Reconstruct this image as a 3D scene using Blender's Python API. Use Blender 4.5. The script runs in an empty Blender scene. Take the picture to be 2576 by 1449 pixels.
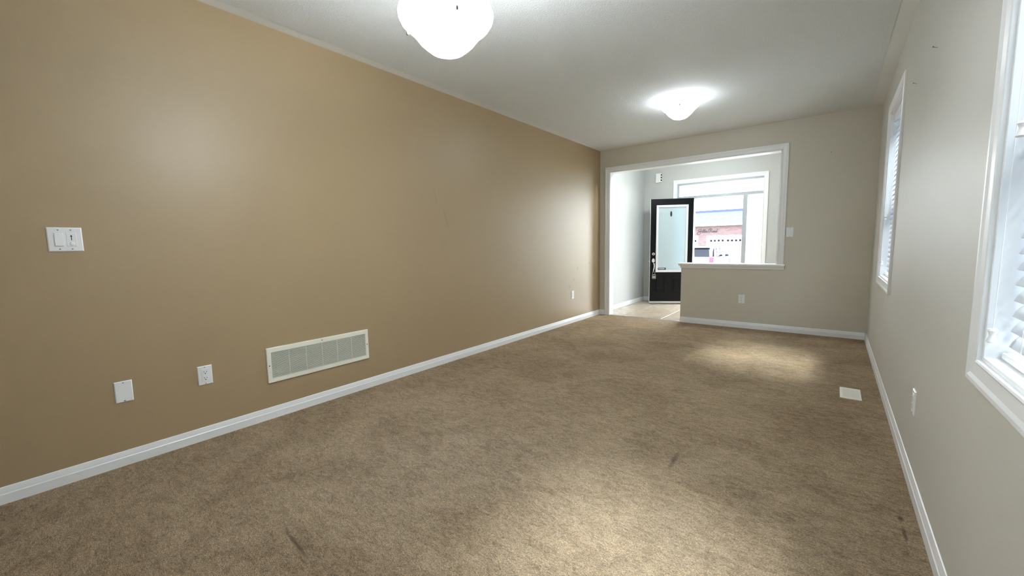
import bpy, bmesh, math, random
from mathutils import Vector, Matrix
random.seed(7)

# ------------------------------------------------------------------ camera
scene = bpy.context.scene
F_PX = 1032.1
YAW, PITCH, ROLL, CAM_H = math.radians(38.09), math.radians(-6.015), math.radians(-0.996), 1.22
cam_data = bpy.data.cameras.new('camera'); cam = bpy.data.objects.new('camera', cam_data)
scene.collection.objects.link(cam); scene.camera = cam
cam_data.sensor_width = 36.0; cam_data.sensor_fit = 'HORIZONTAL'
cam_data.lens = F_PX / 2576 * 36.0
cam_data.clip_start = 0.02; cam_data.clip_end = 400
fwd = Vector((-math.sin(YAW) * math.cos(PITCH), math.cos(YAW) * math.cos(PITCH), math.sin(PITCH)))
right0 = Vector((math.cos(YAW), math.sin(YAW), 0)); up0 = right0.cross(fwd)
rgt = math.cos(ROLL) * right0 + math.sin(ROLL) * up0
upv = -math.sin(ROLL) * right0 + math.cos(ROLL) * up0
cam.matrix_world = Matrix(((rgt.x, upv.x, -fwd.x, 0), (rgt.y, upv.y, -fwd.y, 0), (rgt.z, upv.z, -fwd.z, CAM_H), (0, 0, 0, 1)))

# ------------------------------------------------------------------ world, exposure
SKY_STRENGTH = 11.5
LAMP_NEAR, LAMP_FAR, HALL_FILL = 27.0, 9.5, 30.0
world = bpy.data.worlds.new('overcast_sky'); scene.world = world; world.use_nodes = True
wn = world.node_tree; wn.nodes.clear()
wo = wn.nodes.new('ShaderNodeOutputWorld'); wb = wn.nodes.new('ShaderNodeBackground')
tc = wn.nodes.new('ShaderNodeTexCoord'); sx = wn.nodes.new('ShaderNodeSeparateXYZ'); wr = wn.nodes.new('ShaderNodeValToRGB')
wr.color_ramp.elements[0].position = 0.0; wr.color_ramp.elements[0].color = (0.93, 0.97, 1.0, 1)
wr.color_ramp.elements[1].position = 1.0; wr.color_ramp.elements[1].color = (0.52, 0.62, 0.74, 1)
wn.links.new(tc.outputs['Generated'], sx.inputs[0]); wn.links.new(sx.outputs['Z'], wr.inputs[0])
wn.links.new(wr.outputs[0], wb.inputs['Color']); wb.inputs['Strength'].default_value = SKY_STRENGTH
wn.links.new(wb.outputs[0], wo.inputs['Surface'])
sun_d = bpy.data.lights.new('hazy_sun', 'SUN'); sun = bpy.data.objects.new('hazy_sun', sun_d); COL0 = scene.collection; COL0.objects.link(sun)
sun_d.energy = 17.0; sun_d.angle = math.radians(24); sun_d.color = (0.90, 0.96, 1.0)
sun.rotation_euler = (0, math.radians(27), math.radians(-4))   # from the right, 63 degrees high, behind thin cloud
vs = scene.view_settings
vs.view_transform = 'Standard'; vs.look = 'None'; vs.gamma = 1.0; vs.use_curve_mapping = False
vs.exposure = 1.06
scene.cycles.max_bounces = 8; scene.cycles.diffuse_bounces = 4; scene.cycles.transparent_max_bounces = 12
scene.cycles.sample_clamp_indirect = 8.0

# ------------------------------------------------------------------ helpers
COL = scene.collection

def srgb(r, g, b):
    f = lambda c: c / 12.92 if c <= 0.04045 else ((c + 0.055) / 1.055) ** 2.4
    return (f(r / 255), f(g / 255), f(b / 255), 1.0)

class MB:
    """collects shapes, builds one mesh object"""
    def __init__(self): self.v = []; self.f = []
    def box(self, x0, x1, y0, y1, z0, z1):
        n = len(self.v)
        self.v += [(x0, y0, z0), (x1, y0, z0), (x1, y1, z0), (x0, y1, z0), (x0, y0, z1), (x1, y0, z1), (x1, y1, z1), (x0, y1, z1)]
        self.f += [tuple(n + i for i in q) for q in ((0, 3, 2, 1), (4, 5, 6, 7), (0, 1, 5, 4), (1, 2, 6, 5), (2, 3, 7, 6), (3, 0, 4, 7))]
        return self
    def hull8(self, pts):
        n = len(self.v); self.v += [tuple(p) for p in pts]
        self.f += [tuple(n + i for i in q) for q in ((0, 3, 2, 1), (4, 5, 6, 7), (0, 1, 5, 4), (1, 2, 6, 5), (2, 3, 7, 6), (3, 0, 4, 7))]
        return self
    def prism(self, poly, axis, a, b):
        """extrude a closed 2D polygon along an axis; poly in the two other axes in order (x,y),(x,z) or (y,z)"""
        n = len(self.v); m = len(poly)
        def P(p, t):
            return {'x': (t, p[0], p[1]), 'y': (p[0], t, p[1]), 'z': (p[0], p[1], t)}[axis]
        self.v += [P(p, a) for p in poly] + [P(p, b) for p in poly]
        for i in range(m):
            j = (i + 1) % m
            self.f.append((n + i, n + j, n + m + j, n + m + i))
        self.f.append(tuple(n + i for i in reversed(range(m)))); self.f.append(tuple(n + m + i for i in range(m)))
        return self
    def lathe(self, prof, seg=48, c=(0, 0, 0), axis='z', closed=False):
        n = len(self.v); m = len(prof)
        for k in range(seg):
            a = 2 * math.pi * k / seg; ca, sa = math.cos(a), math.sin(a)
            for r, h in prof:
                p = {'z': (r * ca, r * sa, h), 'y': (r * ca, h, r * sa), 'x': (h, r * ca, r * sa)}[axis]
                self.v.append((p[0] + c[0], p[1] + c[1], p[2] + c[2]))
        for k in range(seg):
            k2 = (k + 1) % seg
            for i in range(m - 1):
                self.f.append((n + k * m + i, n + k2 * m + i, n + k2 * m + i + 1, n + k * m + i + 1))
        return self
    def cyl(self, c, r, h0, h1, axis='z', seg=16):
        return self.lathe([(0.0001, h0), (r, h0), (r, h1), (0.0001, h1)], seg, c, axis)
    def tube(self, pts, r, seg=6, cap=True):
        pts = [Vector(p) for p in pts]; n0 = len(self.v); m = len(pts)
        ref = Vector((0, 1, 0.01))
        for i, p in enumerate(pts):
            d = (pts[min(i + 1, m - 1)] - pts[max(i - 1, 0)]).normalized()
            rf = ref if abs(d.dot(ref.normalized())) < 0.95 else Vector((1, 0, 0.02))
            a = d.cross(rf).normalized(); b = d.cross(a)
            rr = r[i] if isinstance(r, (list, tuple)) else r
            for k in range(seg):
                t = 2 * math.pi * k / seg
                self.v.append(tuple(p + a * math.cos(t) * rr + b * math.sin(t) * rr))
        for i in range(m - 1):
            for k in range(seg):
                k2 = (k + 1) % seg
                self.f.append((n0 + i * seg + k, n0 + i * seg + k2, n0 + (i + 1) * seg + k2, n0 + (i + 1) * seg + k))
        if cap:
            self.f.append(tuple(n0 + k for k in range(seg))); self.f.append(tuple(n0 + (m - 1) * seg + k for k in reversed(range(seg))))
        return self
    def loft(self, rings, cap=True):
        n = len(self.v); m = len(rings[0])
        for rg in rings: self.v += [tuple(p) for p in rg]
        for i in range(len(rings) - 1):
            for k in range(m):
                k2 = (k + 1) % m
                self.f.append((n + i * m + k, n + i * m + k2, n + (i + 1) * m + k2, n + (i + 1) * m + k))
        if cap:
            self.f.append(tuple(n + k for k in reversed(range(m)))); self.f.append(tuple(n + (len(rings) - 1) * m + k for k in range(m)))
        return self
    def build(self, name, mat, parent=None, bevel=0, smooth=False, seg=2, angle=35):
        me = bpy.data.meshes.new(name)
        me.from_pydata(self.v, [], self.f)
        bm = bmesh.new(); bm.from_mesh(me)
        bmesh.ops.remove_doubles(bm, verts=bm.verts, dist=1e-6)
        bmesh.ops.recalc_face_normals(bm, faces=bm.faces)
        if bevel:
            es = [e for e in bm.edges if len(e.link_faces) == 2 and e.calc_face_angle(0) > math.radians(30)]
            bmesh.ops.bevel(bm, geom=es, offset=bevel, segments=seg, affect='EDGES', profile=0.5, clamp_overlap=True)
        if smooth:
            for f in bm.faces: f.smooth = True
            for e in bm.edges:
                if len(e.link_faces) == 2 and e.calc_face_angle(0) > math.radians(angle): e.smooth = False
        bm.to_mesh(me); bm.free()
        o = bpy.data.objects.new(name, me); COL.objects.link(o)
        me.materials.append(mat)
        if parent: o.parent = parent
        return o

def tag(o, label=None, cat=None, group=None, kind=None):
    if label: o['label'] = label
    if cat: o['category'] = cat
    if group: o['group'] = group
    if kind: o['kind'] = kind
    return o

def empty(name, loc, rz=0.0):
    o = bpy.data.objects.new(name, None); COL.objects.link(o)
    o.location = loc; o.rotation_euler = (0, 0, rz); o.empty_display_size = 0.1
    return o

def share(src, name, parent, loc=(0, 0, 0), rot=(0, 0, 0)):
    o = src.copy(); o.name = name; COL.objects.link(o); o.parent = parent; o.location = loc; o.rotation_euler = rot
    return o

# ---- node helpers
class NT:
    def __init__(self, name):
        self.m = bpy.data.materials.new(name); self.m.use_nodes = True
        self.t = self.m.node_tree; self.bsdf = self.t.nodes['Principled BSDF']; self.out = self.t.nodes['Material Output']
    def n(self, typ, **kw):
        nd = self.t.nodes.new(typ)
        for k, v in kw.items():
            if k in nd.inputs: nd.inputs[k].default_value = v
            else: setattr(nd, k, v)
        return nd
    def l(self, a, b): self.t.links.new(a, b)
    def obj(self):
        return self.n('ShaderNodeTexCoord').outputs['Object']
    def noise(self, vec, scale, detail=2.0, rough=0.5, dist=0.0):
        nd = self.n('ShaderNodeTexNoise'); nd.inputs['Scale'].default_value = scale; nd.inputs['Detail'].default_value = detail
        nd.inputs['Roughness'].default_value = rough; nd.inputs['Distortion'].default_value = dist
        self.l(vec, nd.inputs['Vector']); return nd.outputs['Fac']
    def ramp(self, fac, stops):
        nd = self.n('ShaderNodeValToRGB'); cr = nd.color_ramp
        while len(cr.elements) < len(stops): cr.elements.new(0.5)
        for e, (p, c) in zip(cr.elements, stops): e.position = p; e.color = c
        self.l(fac, nd.inputs[0]); return nd.outputs[0]
    def mix(self, fac, a, b, mode='MIX'):
        nd = self.n('ShaderNodeMix'); nd.data_type = 'RGBA'; nd.blend_type = mode
        for sock, v in ((nd.inputs['Factor'], fac), (nd.inputs['A'] if False else nd.inputs[6], a), (nd.inputs[7], b)):
            if hasattr(v, 'is_linked') or hasattr(v, 'links'): self.l(v, sock)
            else: sock.default_value = v
        return nd.outputs[2]
    def bump(self, h, strength, dist):
        nd = self.n('ShaderNodeBump'); nd.inputs['Strength'].default_value = strength; nd.inputs['Distance'].default_value = dist
        self.l(h, nd.inputs['Height']); self.l(nd.outputs[0], self.bsdf.inputs['Normal'])
    def spot(self, vec, cx, cy, cz, sx, sy, sz, ang, axis=2, soft=0.45, nscale=60.0, namt=0.6):
        """mask of an elongated patch: 1 inside, 0 outside"""
        if not hasattr(self, 'spot_noise'):
            self.spot_noise = self.n('ShaderNodeTexNoise'); self.spot_noise.inputs['Scale'].default_value = nscale; self.l(vec, self.spot_noise.inputs['Vector'])
        nz = self.spot_noise
        mp = self.n('ShaderNodeMapping'); mp.vector_type = 'TEXTURE'
        mp.inputs['Location'].default_value = (cx, cy, cz); r = [0, 0, 0]; r[axis] = ang
        mp.inputs['Rotation'].default_value = r; mp.inputs['Scale'].default_value = (sx, sy, sz)
        self.l(vec, mp.inputs['Vector'])
        ln = self.n('ShaderNodeVectorMath'); ln.operation = 'LENGTH'; self.l(mp.outputs[0], ln.inputs[0])
        ma = self.n('ShaderNodeMath'); ma.operation = 'MULTIPLY_ADD'; self.l(nz.outputs['Fac'], ma.inputs[0])
        ma.inputs[1].default_value = namt; self.l(ln.outputs['Value'], ma.inputs[2])
        mr = self.n('ShaderNodeMapRange'); mr.inputs['From Min'].default_value = 1.0 + namt * 0.5 - soft; mr.inputs['From Max'].default_value = 1.0 + namt * 0.5 + soft
        mr.inputs['To Min'].default_value = 1.0; mr.inputs['To Max'].default_value = 0.0
        self.l(ma.outputs[0], mr.inputs['Value']); return mr.outputs[0]

def plain(name, col, rough=0.5, metal=0.0, spec=0.5, coat=0.0, bump=None, vary=0.0):
    t = NT(name); b = t.bsdf
    b.inputs['Roughness'].default_value = rough; b.inputs['Metallic'].default_value = metal
    b.inputs['Specular IOR Level'].default_value = spec; b.inputs['Coat Weight'].default_value = coat
    v = t.obj()
    k = vary or 0.04
    nz = t.noise(v, 9.0, 3.0)
    c2 = tuple(min(1, c * (1 - k)) for c in col[:3]) + (1,)
    t.l(t.mix(nz, col, c2), b.inputs['Base Color'])
    if bump: t.bump(t.noise(v, bump[0], 3.0), bump[1], bump[2])
    return t.m

def wall_paint(name, col, rough=0.45, marks=()):
    t = NT(name); b = t.bsdf; v = t.obj()
    b.inputs['Roughness'].default_value = rough; b.inputs['Specular IOR Level'].default_value = 0.5
    c2 = tuple(c * 0.955 for c in col[:3]) + (1,)
    col_out = t.mix(t.noise(v, 1.3, 4.0, 0.6), col, c2)
    for mk in marks:
        m = t.spot(v, *mk[:7], soft=mk[7], nscale=mk[8], namt=0.5, axis=mk[9])
        mm = t.n('ShaderNodeMath'); mm.operation = 'MULTIPLY'; mm.inputs[1].default_value = mk[10]; t.l(m, mm.inputs[0])
        col_out = t.mix(mm.outputs[0], col_out, mk[11])
    t.l(col_out, b.inputs['Base Color'])
    t.bump(t.noise(v, 230.0, 2.0), 0.16, 0.0015)
    return t.m

# ------------------------------------------------------------------ materials
M = {}
scuff = srgb(120, 112, 92); scuffd = srgb(96, 88, 74)
M['tan'] = wall_paint('tan_eggshell_paint', srgb(170, 148, 115), 0.40, marks=(
    # x, y, z centre, sx, sy, sz, angle, -> soft, noise scale, axis, amount, colour
    (-3.147, 2.81, 1.70, 1.0, 0.006, 0.06, 0.25, 0.5, 40.0, 0, 0.30, scuff),
    (-3.147, 2.94, 1.50, 1.0, 0.008, 0.10, 0.30, 0.5, 40.0, 0, 0.25, scuff),
    (-3.147, 6.07, 0.90, 1.0, 0.012, 0.02, -0.5, 0.5, 40.0, 0, 0.45, scuffd),
    (-3.147, 5.69, 0.835, 1.0, 0.010, 0.03, -0.5, 0.5, 40.0, 0, 0.45, scuffd),
    (-3.147, 5.57, 0.67, 1.0, 0.012, 0.02, -0.6, 0.5, 40.0, 0, 0.45, scuffd),
    (-3.147, 5.44, 0.565, 1.0, 0.014, 0.02, -0.6, 0.5, 40.0, 0, 0.35, scuffd)))
M['greige'] = wall_paint('greige_wall_paint', srgb(210, 204, 189), 0.5)
M['grey_wall'] = wall_paint('warm_grey_wall_paint', srgb(203, 200, 191), 0.5)
M['foyer'] = wall_paint('pale_foyer_paint', srgb(194, 194, 191), 0.5)
M['white_trim'] = plain('white_semigloss_trim', srgb(242, 243, 243), 0.32, vary=0.02)
M['white_plastic'] = plain('white_plastic', srgb(242, 243, 243), 0.35, vary=0.01)
M['ivory_metal'] = plain('ivory_enamel_metal', srgb(244, 242, 228), 0.4, vary=0.02)
M['slat_white'] = None
M['dark_slot'] = plain('dark_slot', srgb(26, 25, 22), 0.8)
M['black_ink'] = plain('black_ink', srgb(12, 12, 12), 0.6)
M['black_paint'] = plain('black_door_paint', srgb(9, 11, 15), 0.34, spec=0.18, vary=0.3, bump=(30, 0.05, 0.002))
M['chrome'] = plain('satin_nickel', srgb(205, 203, 198), 0.22, metal=1.0)
M['bronze'] = plain('dark_bronze', srgb(40, 38, 36), 0.5)
M['steel'] = plain('galvanised_steel', srgb(170, 170, 168), 0.4, metal=1.0)
M['silver'] = plain('brushed_aluminium', srgb(205, 206, 208), 0.35, metal=0.8)
M['frame_white'] = plain('white_window_frame', srgb(225, 226, 228), 0.35, vary=0.02)
M['entry_frame_shaded'] = plain('backlit_white_door_frame', srgb(176, 182, 187), 0.4)  # white frame with its backlit shade put into a darker colour
M['recess_shade'] = plain('dark_recess_shade', srgb(26, 24, 19), 0.9)

def ceiling_mats():
    t = NT('smooth_white_ceiling'); t.bsdf.inputs['Base Color'].default_value = srgb(226, 224, 218); t.bsdf.inputs['Roughness'].default_value = 0.8
    t.l(t.mix(t.noise(t.obj(), 2.0, 3.0), srgb(240, 241, 240), srgb(236, 237, 235)), t.bsdf.inputs['Base Color'])
    M['ceil_smooth'] = t.m
    t = NT('stippled_white_ceiling'); v = t.obj(); t.bsdf.inputs['Roughness'].default_value = 0.9
    fine = t.noise(v, 95.0, 4.0, 0.7)
    t.l(t.ramp(fine, [(0.25, srgb(226, 228, 227)), (0.7, srgb(242, 244, 243))]), t.bsdf.inputs['Base Color'])
    t.bump(fine, 0.8, 0.012); M['ceil_stipple'] = t.m
ceiling_mats()

def carpet_mat():
    t = NT('beige_cut_pile_carpet'); v = t.obj(); b = t.bsdf
    b.inputs['Roughness'].default_value = 0.95; b.inputs['Specular IOR Level'].default_value = 0.1
    b.inputs['Sheen Weight'].default_value = 0.15; b.inputs['Sheen Roughness'].default_value = 0.3
    mp = t.n('ShaderNodeMapping'); mp.inputs['Rotation'].default_value = (0, 0, math.radians(35)); mp.inputs['Scale'].default_value = (1.0, 2.2, 1.0)
    t.l(v, mp.inputs['Vector'])
    tuft = t.noise(mp.outputs[0], 170.0, 3.0, 0.7, 0.5)
    fleck = t.noise(mp.outputs[0], 52.0, 3.0, 0.72, 1.0)
    nap = t.noise(mp.outputs[0], 9.0, 4.0, 0.7, 1.4)
    broad = t.noise(v, 1.7, 3.0, 0.62, 0.5)
    g = lambda v_: (v_, v_, v_, 1)
    c1 = t.ramp(tuft, [(0.36, g(0.42)), (0.47, g(0.92)), (0.62, g(1.45))])
    c4 = t.ramp(fleck, [(0.37, srgb(92, 73, 50)), (0.45, srgb(150, 129, 99)), (0.60, srgb(196, 177, 146))])  # dark end paints shade gaps between tufts into the colour
    c2 = t.ramp(nap, [(0.40, srgb(122, 101, 73)), (0.58, srgb(192, 172, 142))])
    c3 = t.ramp(broad, [(0.40, srgb(134, 113, 84)), (0.60, srgb(188, 169, 140))])
    c = t.mix(0.45, c4, c2); c = t.mix(0.32, c, c3); c = t.mix(1.0, c, c1, 'MULTIPLY')
    dark = srgb(72, 54, 32); brown = srgb(70, 48, 24)
    for (cx, cy, sx, sy, ang, amt, cc) in (
            (-1.705, 0.684, 0.092, 0.0065, math.radians(-4.6), 0.75, dark),
            (-1.640, 0.700, 0.030, 0.014, 0.5, 0.25, dark),
            (-0.649, 2.28, 0.012, 0.085, math.radians(4), 0.55, dark),
            (0.289, 2.356, 0.009, 0.022, 0, 0.8, brown),
            (0.291, 2.232, 0.006, 0.05, 0, 0.7, brown)):
        m = t.spot(v, cx, cy, 0, sx, sy, 1.0, ang, soft=0.5, nscale=120.0, namt=0.9)
        mm = t.n('ShaderNodeMath'); mm.operation = 'MULTIPLY'; mm.inputs[1].default_value = amt; t.l(m, mm.inputs[0])
        c = t.mix(mm.outputs[0], c, cc)
    c = t.mix(1.0, c, (1.55, 1.46, 1.38, 1), 'MULTIPLY')
    t.l(c, b.inputs['Base Color'])
    ad = t.n('ShaderNodeMath'); ad.operation = 'MULTIPLY_ADD'; t.l(fleck, ad.inputs[0]); ad.inputs[1].default_value = 1.6; t.l(tuft, ad.inputs[2])
    t.bump(ad.outputs[0], 1.0, 0.015)
    return t.m
M['carpet'] = carpet_mat()

def tile_mat():
    t = NT('beige_ceramic_tile'); v = t.obj(); b = t.bsdf
    b.inputs['Roughness'].default_value = 0.22
    c = t.ramp(t.noise(v, 5.0, 6.0, 0.65, 1.5), [(0.3, srgb(172, 152, 128)), (0.7, srgb(206, 190, 168))])
    t.l(c, b.inputs['Base Color']); return t.m
M['tile'] = tile_mat()
M['grout'] = plain('pale_grout', srgb(214, 206, 194), 0.7)

def glass_mat(name, tint=(1, 1, 1, 1)):
    t = NT(name); t.t.nodes.remove(t.bsdf)
    tr = t.n('ShaderNodeBsdfTransparent'); tr.inputs['Color'].default_value = tint
    gl = t.n('ShaderNodeBsdfGlossy'); gl.inputs['Roughness'].default_value = 0.02
    lw = t.n('ShaderNodeLayerWeight'); lw.inputs['Blend'].default_value = 0.5
    pw = t.n('ShaderNodeMath'); pw.operation = 'POWER'; t.l(lw.outputs['Facing'], pw.inputs[0]); pw.inputs[1].default_value = 5.0
    fr = t.n('ShaderNodeMath'); fr.operation = 'MULTIPLY_ADD'; t.l(pw.outputs[0], fr.inputs[0]); fr.inputs[1].default_value = 0.9; fr.inputs[2].default_value = 0.03
    mx = t.n('ShaderNodeMixShader'); t.l(fr.outputs[0], mx.inputs[0]); t.l(tr.outputs[0], mx.inputs[1]); t.l(gl.outputs[0], mx.inputs[2])
    t.l(mx.outputs[0], t.out.inputs['Surface']); return t.m
M['glass'] = glass_mat('clear_window_glass', (0.97, 0.985, 0.98, 1))

def frosted(name, col, trans=0.55, bump=0.4):
    t = NT(name); t.t.nodes.remove(t.bsdf); v = t.obj()
    bp = t.n('ShaderNodeBump'); bp.inputs['Strength'].default_value = bump; bp.inputs['Distance'].default_value = 0.004
    t.l(t.noise(v, 140.0, 3.0), bp.inputs['Height'])
    d = t.n('ShaderNodeBsdfDiffuse'); d.inputs['Color'].default_value = col; t.l(bp.outputs[0], d.inputs['Normal'])
    tl = t.n('ShaderNodeBsdfTranslucent'); tl.inputs['Color'].default_value = col
    g = t.n('ShaderNodeBsdfGlossy'); g.inputs['Roughness'].default_value = 0.25; t.l(bp.outputs[0], g.inputs['Normal'])
    m1 = t.n('ShaderNodeMixShader'); m1.inputs[0].default_value = trans; t.l(d.outputs[0], m1.inputs[1]); t.l(tl.outputs[0], m1.inputs[2])
    m2 = t.n('ShaderNodeMixShader'); m2.inputs[0].default_value = 0.08; t.l(m1.outputs[0], m2.inputs[1]); t.l(g.outputs[0], m2.inputs[2])
    t.l(m2.outputs[0], t.out.inputs['Surface']); return t.m
M['frosted'] = frosted('frosted_door_glass', srgb(214, 228, 232), 0.4)
M['frosted_side'] = frosted('frosted_sidelight_glass', srgb(246, 248, 250), 0.85)
M['slat_white'] = frosted('white_blind_slat', srgb(226, 229, 233), 0.14, 0.0)

def lamp_glass(name, strength):
    t = NT(name); b = t.bsdf; v = t.obj()
    c = t.ramp(t.noise(v, 8.0, 4.0, 0.6, 1.0), [(0.3, srgb(250, 248, 240)), (0.7, srgb(255, 255, 252))])
    t.l(c, b.inputs['Base Color']); b.inputs['Emission Color'].default_value = (0.86, 0.94, 1.0, 1)
    b.inputs['Emission Strength'].default_value = strength; b.inputs['Roughness'].default_value = 0.3
    return t.m
M['lamp_near'] = lamp_glass('glowing_alabaster_glass_bright', LAMP_NEAR); M['lamp_far'] = lamp_glass('glowing_alabaster_glass', LAMP_FAR); M['hall_fill'] = lamp_glass('hall_fill_glass', HALL_FILL)

# ------------------------------------------------------------------ room dimensions
XL, XR, YF, H = -3.147, 0.358, 6.465, 2.74
YB = -2.6          # wall behind the camera
FT = 0.15          # far wall thickness
YD = 8.522         # inner face of the front wall
OX0, OX1, OZ = -2.978, -0.588, 2.383   # opening in far wall
HX, HZ = -1.806, 0.862                  # half wall end and height (under the cap)
GZ = -0.85         # ground level outside

def structure(o, label=None, cat=None):
    o['kind'] = 'structure'
    if label: o['label'] = label
    if cat: o['category'] = cat
    return o

# floor: carpet slab
structure(MB().box(XL - 0.1, XR + 0.1, YB - 0.1, YF + 0.05, -0.12, 0.0).build('floor', M['carpet']), 'beige cut-pile carpet with faint dents and stains over the long room', 'carpet')
# foyer floor with single tiles
ff = structure(MB().box(XL - 0.1, XR + 0.1, YF + 0.05, YD + 0.16, -0.12, -0.012).build('floor_foyer', M['grout']), 'beige ceramic tile floor of the bright entrance hall', 'floor')
tile0 = None
TS = 0.62
xs = [-3.147, -2.752, -2.132, -1.512, -0.892, -0.272, XR]
ys = [YF + 0.075, 7.13, 7.75, 8.37, YD + 0.02]
for i in range(len(xs) - 1):
    for j in range(len(ys) - 1):
        MB().box(xs[i] + 0.004, xs[i + 1] - 0.004, ys[j] + 0.004, ys[j + 1] - 0.004, -0.0125, -0.004).build('tile', M['tile'], ff, bevel=0.0015, seg=1)
structure(MB().prism([(YF + 0.02, -0.004), (YF + 0.085, -0.004), (YF + 0.075, 0.004), (YF + 0.03, 0.006)], 'x', OX0 + 0.001, HX).build('trim_3', M['silver']), 'thin metal carpet strip on the floor where carpet meets tile', 'threshold')

# ceiling with stippled field and smooth border
ce = structure(MB().box(XL - 0.15, XR + 0.25, YB - 0.15, YD + 0.3, H, H + 0.2).build('ceiling', M['ceil_smooth']), 'white stippled ceiling with a smooth painted border', 'ceiling')
MB().box(XL + 0.1, XR - 0.1, YB + 0.1, YF - 0.1, H - 0.004, H + 0.001).build('stipple_field', M['ceil_stipple'], ce)
MB().box(XL + 0.1, XR - 0.1, YF + FT + 0.1, YD - 0.1, H - 0.004, H + 0.001).build('stipple_field', M['ceil_stipple'], ce)

# walls
structure(MB().box(XL - 0.15, XL, YB - 0.15, YF + 0.002, -0.1, H).build('wall_left', M['tan']), 'long tan wall with an eggshell sheen on the left', 'wall')
structure(MB().box(XL - 0.15, XL, YF + 0.002, YD + 0.16, -0.1, H).build('wall_foyer_left', M['foyer']), 'pale side wall of the entrance hall beyond the opening', 'wall')
structure(MB().prism([(XL - 0.0, -0.01), (OX0, -0.01), (OX0, OZ), (OX1, OZ), (OX1, HZ), (HX, HZ), (HX, -0.01), (XR + 0.0, -0.01), (XR + 0.0, H), (XL - 0.0, H)], 'y', YF, YF + FT).build('wall_far', M['greige']), 'greige end wall with a wide opening above a half wall', 'wall')
structure(MB().box(XL - 0.15, XR + 0.2, YB - 0.15, YB, -0.1, H).build('wall_back', M['greige']), 'greige wall behind the viewpoint', 'wall')
structure(MB().box(XR, XR + 0.2, YF + FT, YD + 0.16, -0.1, H).build('wall_foyer_right', M['foyer']), 'pale wall closing the entrance hall on the right', 'wall')

# right wall with two window openings
CW = 0.075                        # casing width
WINS = [(0.74, 1.84), (4.255, 5.36)]   # outer casing extents along y
WZ0, WZ1 = 0.785, 2.44
m = MB(); T = 0.2
prev = YB - 0.15
for (a, b) in WINS:
    m.box(XR, XR + T, prev, a + CW, -0.1, H)
    m.box(XR, XR + T, a + CW, b - CW, -0.1, WZ0 + CW); m.box(XR, XR + T, a + CW, b - CW, WZ1 - CW, H)
    prev = b - CW
m.box(XR, XR + T, prev, YF + FT, -0.1, H)
structure(m.build('wall_right', M['grey_wall']), 'warm grey wall with two blind-covered windows on the right', 'wall')

# front wall of the foyer, opening for the door unit
DX0, DX1, DZ = -2.515, -0.985, 2.36
structure(MB().prism([(XL - 0.1, -0.1), (DX0, -0.1), (DX0, DZ), (DX1, DZ), (DX1, -0.1), (XR + 0.1, -0.1), (XR + 0.1, H), (XL - 0.1, H)], 'y', YD, YD + 0.16).build('wall_foyer_front', M['foyer']), 'pale front wall of the entrance hall around the front door', 'wall')

# baseboards
BB = [(0, 0), (0.013, 0), (0.013, 0.048), (0.010, 0.052), (0.0085, 0.062), (0.006, 0.074), (0.004, 0.082), (0, 0.084)]
def baseboard(name, p0, p1, nrm, label):
    d = Vector((p1[0] - p0[0], p1[1] - p0[1], 0)); L = d.length; d.normalize(); n = Vector((nrm[0], nrm[1], 0))
    rings = []
    for q in (p0, p1):
        rings.append([Vector((q[0], q[1], 0)) + n * t + Vector((0, 0, z)) for t, z in BB])
    return structure(MB().loft(rings).build(name, M['white_trim']), label, 'baseboard')
baseboard('baseboard_left', (XL, YB), (XL, YF), (1, 0), 'white baseboard along the tan left wall')
baseboard('baseboard_far_stub', (XL + 0.013, YF), (-3.045, YF), (0, -1), 'short white baseboard piece between tan wall and opening trim')
baseboard('baseboard_far', (HX, YF), (XR - 0.013, YF), (0, -1), 'white baseboard along the half wall and end wall')
baseboard('baseboard_right', (XR, YB), (XR, YF), (-1, 0), 'white baseboard along the grey right wall')
baseboard('baseboard_foyer_left', (XL, YF + FT), (XL, YD), (1, 0), 'white baseboard along the side wall of the entrance hall')
baseboard('baseboard_foyer_front', (XL + 0.013, YD), (-2.59, YD), (0, -1), 'short white baseboard left of the front door')
baseboard('baseboard_foyer_front_right', (-0.95, YD), (XR, YD), (0, -1), 'white baseboard right of the front door')

# ---- mitred casings. local frame: X right, Z up, front faces -Y
PROF = [(0, 0.0), (0, 0.011), (0.006, 0.0135), (0.013, 0.010), (0.018, 0.0105), (0.045, 0.0135), (0.056, 0.018), (0.068, 0.018), (0.075, 0.013), (0.075, 0.0)]
def casing(parent, x0, x1, z0, z1, sides='LRTB', prof=PROF, y=0.0, mat='white_trim', name='casing', zl=None, zr=None):
    """x0..z1: inner edge rectangle; zl / zr: square lower ends of the left / right legs"""
    def strip(ends):
        rings = []
        for e in range(2):
            rings.append([Vector(ends[e](t)) + Vector((0, y - p, 0)) for t, p in prof])
        return MB().loft(rings).build(name, M[mat], parent)
    if 'T' in sides: strip((lambda t: (x0 - t, 0, z1 + t), lambda t: (x1 + t, 0, z1 + t)))
    if 'B' in sides: strip((lambda t: (x0 - t, 0, z0 - t), lambda t: (x1 + t, 0, z0 - t)))
    if 'L' in sides: strip((lambda t: (x0 - t, 0, (z0 - t) if zl is None else zl), lambda t: (x0 - t, 0, z1 + t)))
    if 'R' in sides: strip((lambda t: (x1 + t, 0, (z0 - t) if zr is None else zr), lambda t: (x1 + t, 0, z1 + t)))

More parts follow.
